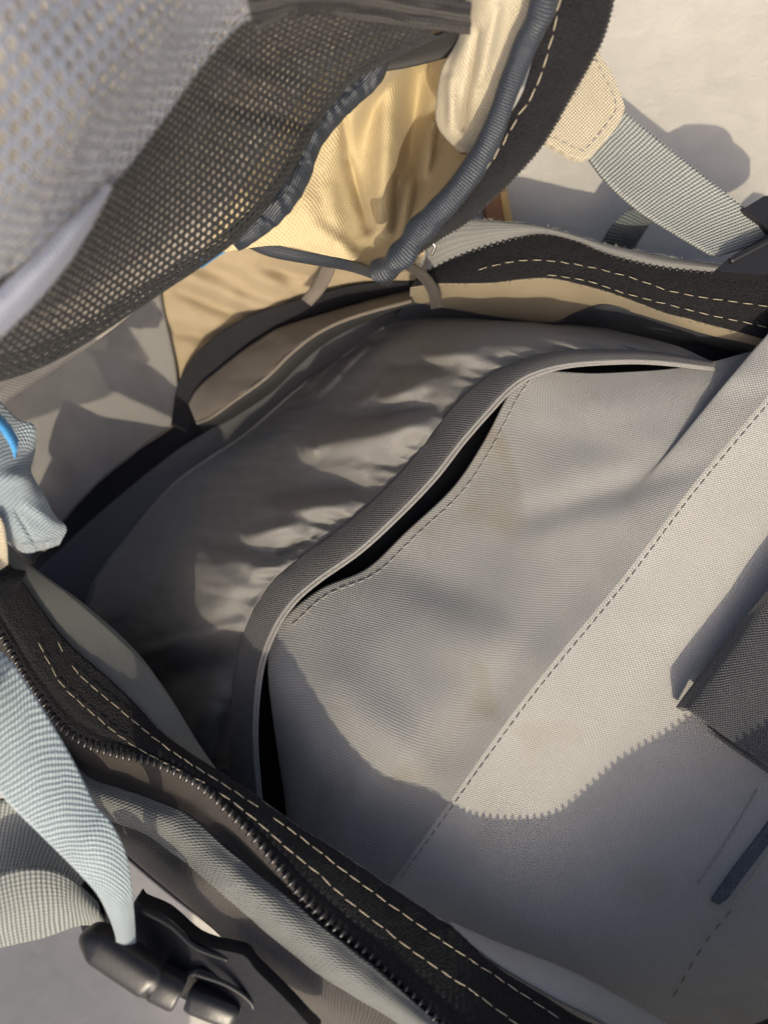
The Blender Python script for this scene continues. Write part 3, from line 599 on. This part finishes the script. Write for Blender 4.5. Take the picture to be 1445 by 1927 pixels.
def net(name, MW, du, dv, pu, pv, hole, mat, parent):
    """Net: brick-laid cells, each a ring of thread round a hole."""
    nu, nv = MW.shape[:2]
    def S(a, b):
        i = np.clip(np.interp(a, du, np.arange(nu)), 0, nu - 1.001); j = np.clip(np.interp(b, dv, np.arange(nv)), 0, nv - 1.001)
        i0, j0 = int(i), int(j); f, h = i - i0, j - j0
        return (MW[i0, j0] * (1 - f) + MW[i0 + 1, j0] * f) * (1 - h) + (MW[i0, j0 + 1] * (1 - f) + MW[i0 + 1, j0 + 1] * f) * h
    vs, fs, uvs = [], [], []
    ru = int(du[-1] / pu); rv = int(dv[-1] / pv)
    for r in range(ru):
        for c in range(rv):
            cu = (r + .5) * pu; cv = (c + .5 + (.5 if r % 2 else 0)) * pv
            if cv > dv[-1] - pv: continue
            b = len(vs)
            jx, jy, js = random.uniform(-.05, .05), random.uniform(-.05, .05), random.uniform(.9, 1.08)
            for k in range(12):
                th = 2 * math.pi * k / 12
                ct, st = math.cos(th), math.sin(th)
                q = max(abs(ct) * 1.0, abs(st) * 1.0)
                a1, b1 = cu + ct / q * pu * .5, cv + st / q * pv * .5
                a2, b2 = cu + pu * (jx + .5 * hole * js * ct), cv + pv * (jy + .5 * hole * js * st)
                am, bm_ = (a1 + a2) / 2, (b1 + b2) / 2
                o = S(a1, b1); i2 = S(a2, b2); mm = S(am, bm_)
                vs += [tuple(o), (mm[0], mm[1], mm[2] + .00022), (i2[0], i2[1], i2[2] - .0001)]
                uvs += [(a1, b1), (am, bm_), (a2, b2)]
            for k in range(12):
                k2 = (k + 1) % 12
                fs += [(b + 3 * k, b + 3 * k2, b + 3 * k2 + 1, b + 3 * k + 1), (b + 3 * k + 1, b + 3 * k2 + 1, b + 3 * k2 + 2, b + 3 * k + 2)]
    me = bpy.data.meshes.new(name); me.from_pydata(vs, [], fs)
    uv = me.uv_layers.new(name='UVMap')
    U = np.array(uvs); li = np.empty(len(me.loops), int); me.loops.foreach_get('vertex_index', li); uv.data.foreach_set('uv', U[li].ravel())
    me.polygons.foreach_set('use_smooth', [True] * len(me.polygons))
    o = link(name, me, mat, parent); m = o.modifiers.new('thickness', 'SOLIDIFY'); m.thickness = .00025
    return o
def net_of(name, W_, pu, pv, hole, mat, parent):
    a_ = np.concatenate([[0], np.cumsum(np.linalg.norm(np.diff(W_, axis=0), axis=-1).mean(1))])
    b_ = np.concatenate([[0], np.cumsum(np.linalg.norm(np.diff(W_, axis=1), axis=-1).mean(0))])
    o = net(name, W_, a_, b_, pu, pv, hole, mat, parent); o['kind'] = 'stuff'; return o
mesh = net_of('mesh_pocket', MW[:122], .0021, .0022, .72, M_MESH, bag)
net_of('mesh_pocket', MW[120:], .0029, .0030, .80, M_MESH2, bag)
ribbon('mesh_binding', [(722, 100, .222), (690, 118, .223), (640, 170, .2235), (575, 245, .2245), (548, 300, .2255), (530, 345, .2265), (480, 400, .228), (425, 445, .2285)],
       [(728, 124, .224), (712, 160, .2255), (655, 212, .2265), (603, 276, .2275), (582, 335, .2285), (548, 392, .2295), (500, 438, .231), (448, 470, .232)], M_BIND, mesh, 240, 16, .0022, .0010, .0012, 260)
ribbon('pocket_trim', [(470, 20, .168), (560, -5, .172), (700, 8, .182), (800, 30, .19), (885, 40, .195)], [(480, 60, .172), (560, 25, .178), (700, 38, .188), (800, 52, .196), (885, 62, .2)], M_DRIB, mesh, 120, 14, .002, .001, .0004, 150)
ribbon('pocket_trim', [(460, -30, .160), (600, -40, .166), (760, -15, .176), (885, 5, .186)], [(470, 22, .166), (600, 0, .171), (760, 20, .184), (885, 42, .193)], M_DRIB, mesh, 120, 14, .002, .001, .0004, 150)
ribbon('pocket_tape', [(700, 104, .222), (780, 84, .22), (885, 40, .212)], [(700, 135, .226), (780, 122, .226), (890, 92, .222)], M_ZIPT, mesh, 80, 10, .001, .001)
ribbon('fold_trim', [(-90, 610, .1430), (0, 545, .1430), (80, 470, .1450), (150, 400, .149), (205, 345, .157)], [(-90, 700, .1500), (0, 632, .1490), (90, 540, .1500), (155, 450, .153), (208, 355, .158)], M_LAV, mesh, 100, 16, .0030, .001, .0004, 120)
ribbon('hinge_binding', [(452, 432, .272), (500, 455, .272), (580, 474, .270), (650, 488, .264), (700, 505, .25)], [(462, 462, .276), (510, 482, .276), (585, 496, .274), (655, 508, .268), (705, 524, .252)], M_BIND, canvas, 80, 8, .001, .001)
ribbon('blue_trim', [(370, 480, .272), (420, 448, .271), (480, 430, .270)], [(378, 505, .273), (425, 474, .272), (485, 456, .271)], M_BLUE, canvas, 30, 6, .001, .001)

# corner of the flap at the left edge: folded binding, blue lining, a scrap of cream canvas
A = loft([[(-60, 700, .209), (0, 755, .209), (31, 788, .209), (65, 803, .210), (64, 846, .212)],
          [(-60, 780, .204), (0, 820, .205), (30, 845, .206), (48, 862, .208), (57, 887, .211)],
          [(-60, 880, .201), (0, 900, .202), (35, 915, .204), (60, 925, .207), (82, 932, .212)],
          [(-60, 950, .203), (0, 960, .205), (40, 965, .207), (75, 970, .210), (104, 974, .215)],
          [(-40, 1000, .209), (10, 1000, .21), (45, 1005, .211), (85, 1000, .213), (124, 994, .217)],
          [(-20, 1020, .217), (18, 1018, .217), (48, 1038, .217), (90, 1030, .218), (112, 1022, .220)]], 70, 70)
fold(A, [(30, 960, 70, 1030, 5, -.0012), (0, 900, 60, 900, 14, .002), (50, 950, 110, 990, 10, .0012)])
corner = sheet('flap_corner', crumple(to_world(A), .0005, 160, 7.2), M_CORN, bag, .001)
A = loft([[(-700, 480, .16), (-350, 600, .18), (-120, 690, .2), (20, 775, .211)], [(-800, 800, .16), (-400, 840, .18), (-120, 900, .2), (25, 920, .212)],
          [(-800, 1300, .17), (-400, 1260, .18), (-120, 1160, .19), (-8, 1080, .205)], [(-800, 1750, .17), (-420, 1650, .18), (-150, 1520, .187), (-8, 1350, .192)]], 120, 160)
Wn = to_world(A)
net_args = (Wn, np.concatenate([[0], np.cumsum(np.linalg.norm(np.diff(Wn, axis=0), axis=-1).mean(1))]), np.concatenate([[0], np.cumsum(np.linalg.norm(np.diff(Wn, axis=1), axis=-1).mean(0))]))
net('shade_net', *net_args, .0018, .0018, .44, M_MESH, bag)['kind'] = 'stuff'  # unseen net added left of the view to shade the far wall
ribbon('blue_trim', [(-40, 745, .199), (0, 782, .1985), (20, 806, .1985), (32, 830, .1995)], [(-40, 770, .1965), (0, 806, .196), (18, 832, .1965), (30, 862, .199)], M_BLUE, corner, 40, 8, .0012, .001)
ribbon('cream_scrap', [(-40, 960, .2), (0, 972, .202), (12, 1010, .206), (16, 1060, .212)], [(-60, 1000, .204), (-30, 1020, .206), (-20, 1050, .21), (-10, 1080, .215)], M_TAB, corner, 30, 8, .001, .001)
ribbon('worn_tape', [(-40, 1050, .214), (0, 1062, .2155), (25, 1070, .217), (50, 1078, .219)], [(-40, 1120, .217), (0, 1125, .2185), (12, 1125, .219), (40, 1098, .2195)], M_TAPE, corner, 40, 12, .002, .001, .0012, 300)

# --- tab and webbing strap with its buckle (top right)
tab = slab('strap_tab', [(1040, 120), (1122, 92), (1150, 135), (1168, 175), (1176, 203), (1166, 230), (1140, 262), (1112, 292), (1096, 299), (1080, 296), (1018, 262), (980, 230)], .2465, .0028, M_TAB, bag, .0009)
along('stitch', [(1118, 108, .2463), (1150, 172, .2463), (1158, 200, .2463), (1150, 222, .2463), (1105, 278, .2463), (1088, 282, .2463), (1030, 254, .2463)], .0030, (.0021, .00045, .0004), M_THREADG, tab, lift=.0002)
strap = ribbon('webbing_strap', [(1140, 182, .249), (1175, 212, .2495), (1240, 265, .251), (1340, 345, .252), (1410, 400, .252), (1470, 448, .252)],
               [(1080, 262, .249), (1107, 298, .2495), (1142, 345, .2515), (1200, 396, .2535), (1270, 441, .2545), (1345, 484, .254)], M_WEB, bag, 140, 20, -.0012, .0015, .0002, 60)
# its loose loop behind
ribbon('webbing_strap', [(1130, 458, .30), (1150, 425, .296), (1180, 396, .292), (1215, 392, .288), (1260, 420, .284)], [(1190, 470, .305), (1205, 445, .300), (1222, 420, .296), (1240, 410, .292), (1280, 440, .288)], M_SLATE, bag, 60, 12, .001, .0014)
bk = slab('strap_buckle', [(1332, 484), (1345, 478), (1366, 486), (1445, 440), (1520, 398), (1590, 450), (1540, 505), (1445, 516), (1368, 512), (1350, 508)], .2475, .006, M_PLAST, bag, .0012, round_=True)
slab('buckle_bar', [(1398, 392), (1412, 380), (1445, 368), (1520, 370), (1540, 410), (1460, 440), (1430, 418)], .2495, .004, M_PLAST, bk, .0012, round_=True)
tube('buckle_rib', [(1372, 492, .2470), (1440, 456, .2460), (1520, 412, .2455)], .0011, M_PLAST, bk, 30, 10)

# --- webbing strap paled by painted sky glare, its loop and the buckle (bottom left)
ws = ribbon('webbing_strap', [(-120, 1370, 0.2000), (0, 1488, 0.2000), (20, 1510, 0.2000), (93, 1583, 0.2000), (156, 1646, 0.2010), (192, 1690, .2020), (218, 1750, .2040), (222, 1786, .2065)],
            [(-120, 1150, 0.2080), (0, 1222, 0.2080), (60, 1300, 0.2070), (130, 1415, 0.2060), (176, 1507, 0.2050), (206, 1543, 0.2040), (232, 1593, 0.2040), (243, 1642, 0.2040), (248, 1690, 0.2050), (254, 1790, 0.2090)], M_WEBL, bag, 160, 24, .0012, .0016, .0003, 50)
ribbon('webbing_strap', [(180, 1700, 0.2180), (120, 1645, 0.2140), (60, 1632, 0.2110), (0, 1645, 0.2090), (-60, 1690, 0.2080), (-120, 1770, 0.2090)],
       [(200, 1740, 0.2190), (150, 1738, 0.2180), (80, 1762, 0.2150), (0, 1780, 0.2130), (-60, 1800, 0.2120), (-120, 1850, 0.2120)], M_WEB, bag, 100, 20, .002, .0014, .0003, 50, prof=None)
ribbon('webbing_strap', [(-120, 1540, 0.2250), (0, 1505, 0.2220), (60, 1530, 0.2220), (150, 1600, 0.2230), (215, 1690, 0.2220)], [(-120, 1700, 0.2280), (0, 1660, 0.2260), (70, 1640, 0.2260), (130, 1660, 0.2260), (190, 1720, 0.2240)], M_WEB, bag, 80, 16, -.002, .0014)
bb = slab('strap_buckle', [(146, 1672), (165, 1676), (205, 1712), (246, 1756), (253, 1692), (266, 1702), (300, 1716), (322, 1730), (365, 1768), (400, 1784), (432, 1791), (462, 1800), (482, 1826), (525, 1868), (575, 1922), (600, 1960), (500, 1985), (430, 1935), (380, 1900), (290, 1850), (240, 1830), (195, 1800), (170, 1780), (150, 1735)], .2145, .006, M_PLAST, bag, .0011,
          dfun=lambda x, y: .2195 - .26 * .000151 * ((x - 150) * .85 + (y - 1750) * .5), round_=True)
tube('buckle_body', [(181, 1772, .2090), (186, 1775, .2075), (200, 1783, .2070), (279, 1836, .2070), (283, 1839, .2078)], [.0047, .0050] + [.0051] * 18 + [.0050, .0047], M_PLAST, bb, 60, 36, .9, boxy=3.0)
tube('buckle_body', [(292, 1845, .2080), (315, 1856, .2078), (340, 1868, .2080)], [.0044, .0047] + [.0048] * 12 + [.0047, .0044], M_PLAST, bb, 40, 36, .9, boxy=3.0)
tube('buckle_prong', [(356, 1875, .2078), (400, 1892, .2070), (446, 1910, .2075)], [.0031, .0034] + [.0036] * 14 + [.0034, .0028], M_PLAST, bb, 60, 32, .9, boxy=3.4)
slab('buckle_frame', [(345, 1838), (372, 1824), (430, 1846), (474, 1878), (486, 1915), (466, 1950), (440, 1945), (458, 1900), (440, 1872), (372, 1846)], .2085, .004, M_PLAST, bb, .0010)
tube('buckle_rib', [(370, 1832, .2068), (428, 1853, .2062), (472, 1885, .2062), (480, 1915, .2066)], .0007, M_PLAST, bb, 40, 10)
tube('buckle_rib', [(268, 1712, .2130), (322, 1742, .2118), (368, 1782, .2105), (430, 1806, .2095)], .0008, M_PLAST, bb, 40, 10)

# --- black grab handle on the back panel (right)
A = loft([[(1276, 1334, .2540), (1330, 1260, .2516), (1362, 1216, .2500), (1445, 1108, .2466), (1560, 958, 0.2453), (1700, 780, 0.2459)],
          [(1300, 1340, 0.2443), (1385, 1240, 0.2437), (1470, 1140, 0.2431), (1600, 980, 0.2428), (1760, 800, 0.2434)],
          [(1370, 1390, 0.2434), (1460, 1300, 0.2425), (1550, 1200, 0.2419), (1700, 1040, 0.2416), (1880, 850, 0.2422)],
          [(1460, 1448, 0.2434), (1560, 1370, 0.2425), (1660, 1270, 0.2419), (1820, 1120, 0.2416), (2000, 920, 0.2422)]], 50, 140)
handle = sheet('grab_handle', crumple(to_world(A), .0003, 60, 1.1), M_WEBD, bag, .0022)
ribbon('handle_underside', [(1330, 1368, .2480), (1370, 1398, .2472), (1460, 1458, .2472)], [(1336, 1376, .2545), (1385, 1412, .253), (1470, 1470, .253)], M_WEBD, handle, 60, 8, .001, .001)
# hook strip and rows of stitches below the handle
slab('hook_strip', [(1338, 1696), (1352, 1704), (1368, 1694), (1400, 1650), (1450, 1585), (1500, 1520), (1480, 1500), (1430, 1570), (1380, 1635)], .2520, .0012, M_HOOK, back, .0004)
along('stitch', [(1310, 1664, .2532), (1360, 1590, .2528), (1428, 1476, .2522)], .0030, (.0026, .0006, .0005), M_THREADG, back, lift=.0006, surf=WB)
along('stitch', [(1376, 1700, .2520), (1420, 1640, .2518), (1480, 1555, .2512)], .0030, (.0026, .0007, .0006), M_THREAD, back, lift=.0006, surf=WB)
along('stitch', [(1262, 1880, .2535), (1320, 1780, .2532), (1378, 1706, .2528)], .0055, (.0034, .0005, .0004), M_THREADD, back, lift=.0005, surf=WB)

# --- unseen pad added outside the picture, lower left, to shade the ground
A = loft([[(-1500, 3250, .20), (-700, 3230, .20), (-200, 3180, .20), (50, 3150, .20)], [(-1500, 3700, .195), (-700, 3700, .195), (-200, 3650, .195), (66, 3600, .198)], [(-1500, 4300, .20), (-700, 4300, .2), (-200, 4300, .2), (30, 4300, .2)]], 20, 30)
sheet('shade_pad', to_world(A), M_GREY, bag, .012)

# --- loose fibres on the cut edges and a little lint on the cloth
def fibres(name, spots, length, mat, parent, wide=.00007):
    vs, fs = [], []
    for p in spots:
        a = random.uniform(0, 2 * math.pi); e = random.uniform(-.2, .8)
        t = Vector((math.cos(a), math.sin(a), e)).normalized(); l = length * random.uniform(.4, 1.3)
        sd = t.cross(Vector((0, 0, 1))).normalized() * wide
        c = sd.normalized() * l * random.uniform(-.3, .3)
        b = len(vs)
        for k in range(4):
            f = k / 3; m_ = Vector(p) + t * l * f + c * math.sin(math.pi * f)
            vs += [tuple(m_ - sd * (1 - .5 * f)), tuple(m_ + sd * (1 - .5 * f))]
        fs += [(b + 2 * k, b + 2 * k + 1, b + 2 * k + 3, b + 2 * k + 2) for k in range(3)]
    me = bpy.data.meshes.new(name); me.from_pydata(vs, [], fs)
    o = link(name, me, mat, parent); o['kind'] = 'stuff'; return o
def edge_spots(path, n, spread=.0004):
    c = to_world(crm(path, 500)); return [c[random.randrange(len(c))] + np.array([random.gauss(0, spread), random.gauss(0, spread), spread]) for _ in range(n)]
def face_spots(W_, n, lift=.0006):
    return [W_[random.randrange(W_.shape[0]), random.randrange(W_.shape[1])] + np.array([0, 0, lift]) for _ in range(n)]
fibres('edge_fuzz', edge_spots(O0, 380) , .0010, M_THREADG, bag)
fibres('edge_fuzz', edge_spots(TR, 500), .0014, M_TOOTH, ftape)
fibres('edge_fuzz', edge_spots(IE[2:16], 400) + face_spots(WL[9:24, :300], 500), .0009, M_TAPE, ltape)
fibres('edge_fuzz', edge_spots(T0, 300), .0010, M_TAPE, ztape)
fibres('edge_fuzz', edge_spots([(18, 1018, .2125), (62, 1034, .2125), (110, 1022, .2155)], 60) + edge_spots([(65, 803, .210), (64, 846, .212), (57, 887, .211)], 90), .0016, M_THREADG, corner)
fibres('lint', face_spots(WS, 40, .0008) + face_spots(WB, 25, .0008), .0022, M_THREAD, back, .00005)

# ------------------------------------------------------------------ a strip of wood on the ground behind the bag
wd = slab('wood_strip', [(905, 330), (935, 330), (948, 420), (918, 440)], ground_d(925, 380) - .007, .007, M_WOOD, None, .0008)
slab('wood_edge', [(935, 330), (948, 328), (966, 420), (949, 424)], ground_d(950, 380) - .0055, .0055, M_WOODL, wd, .0008)
wd['label'] = 'short brown wooden strip with a yellow edge lying on the ground behind the bag'; wd['category'] = 'wooden strip'
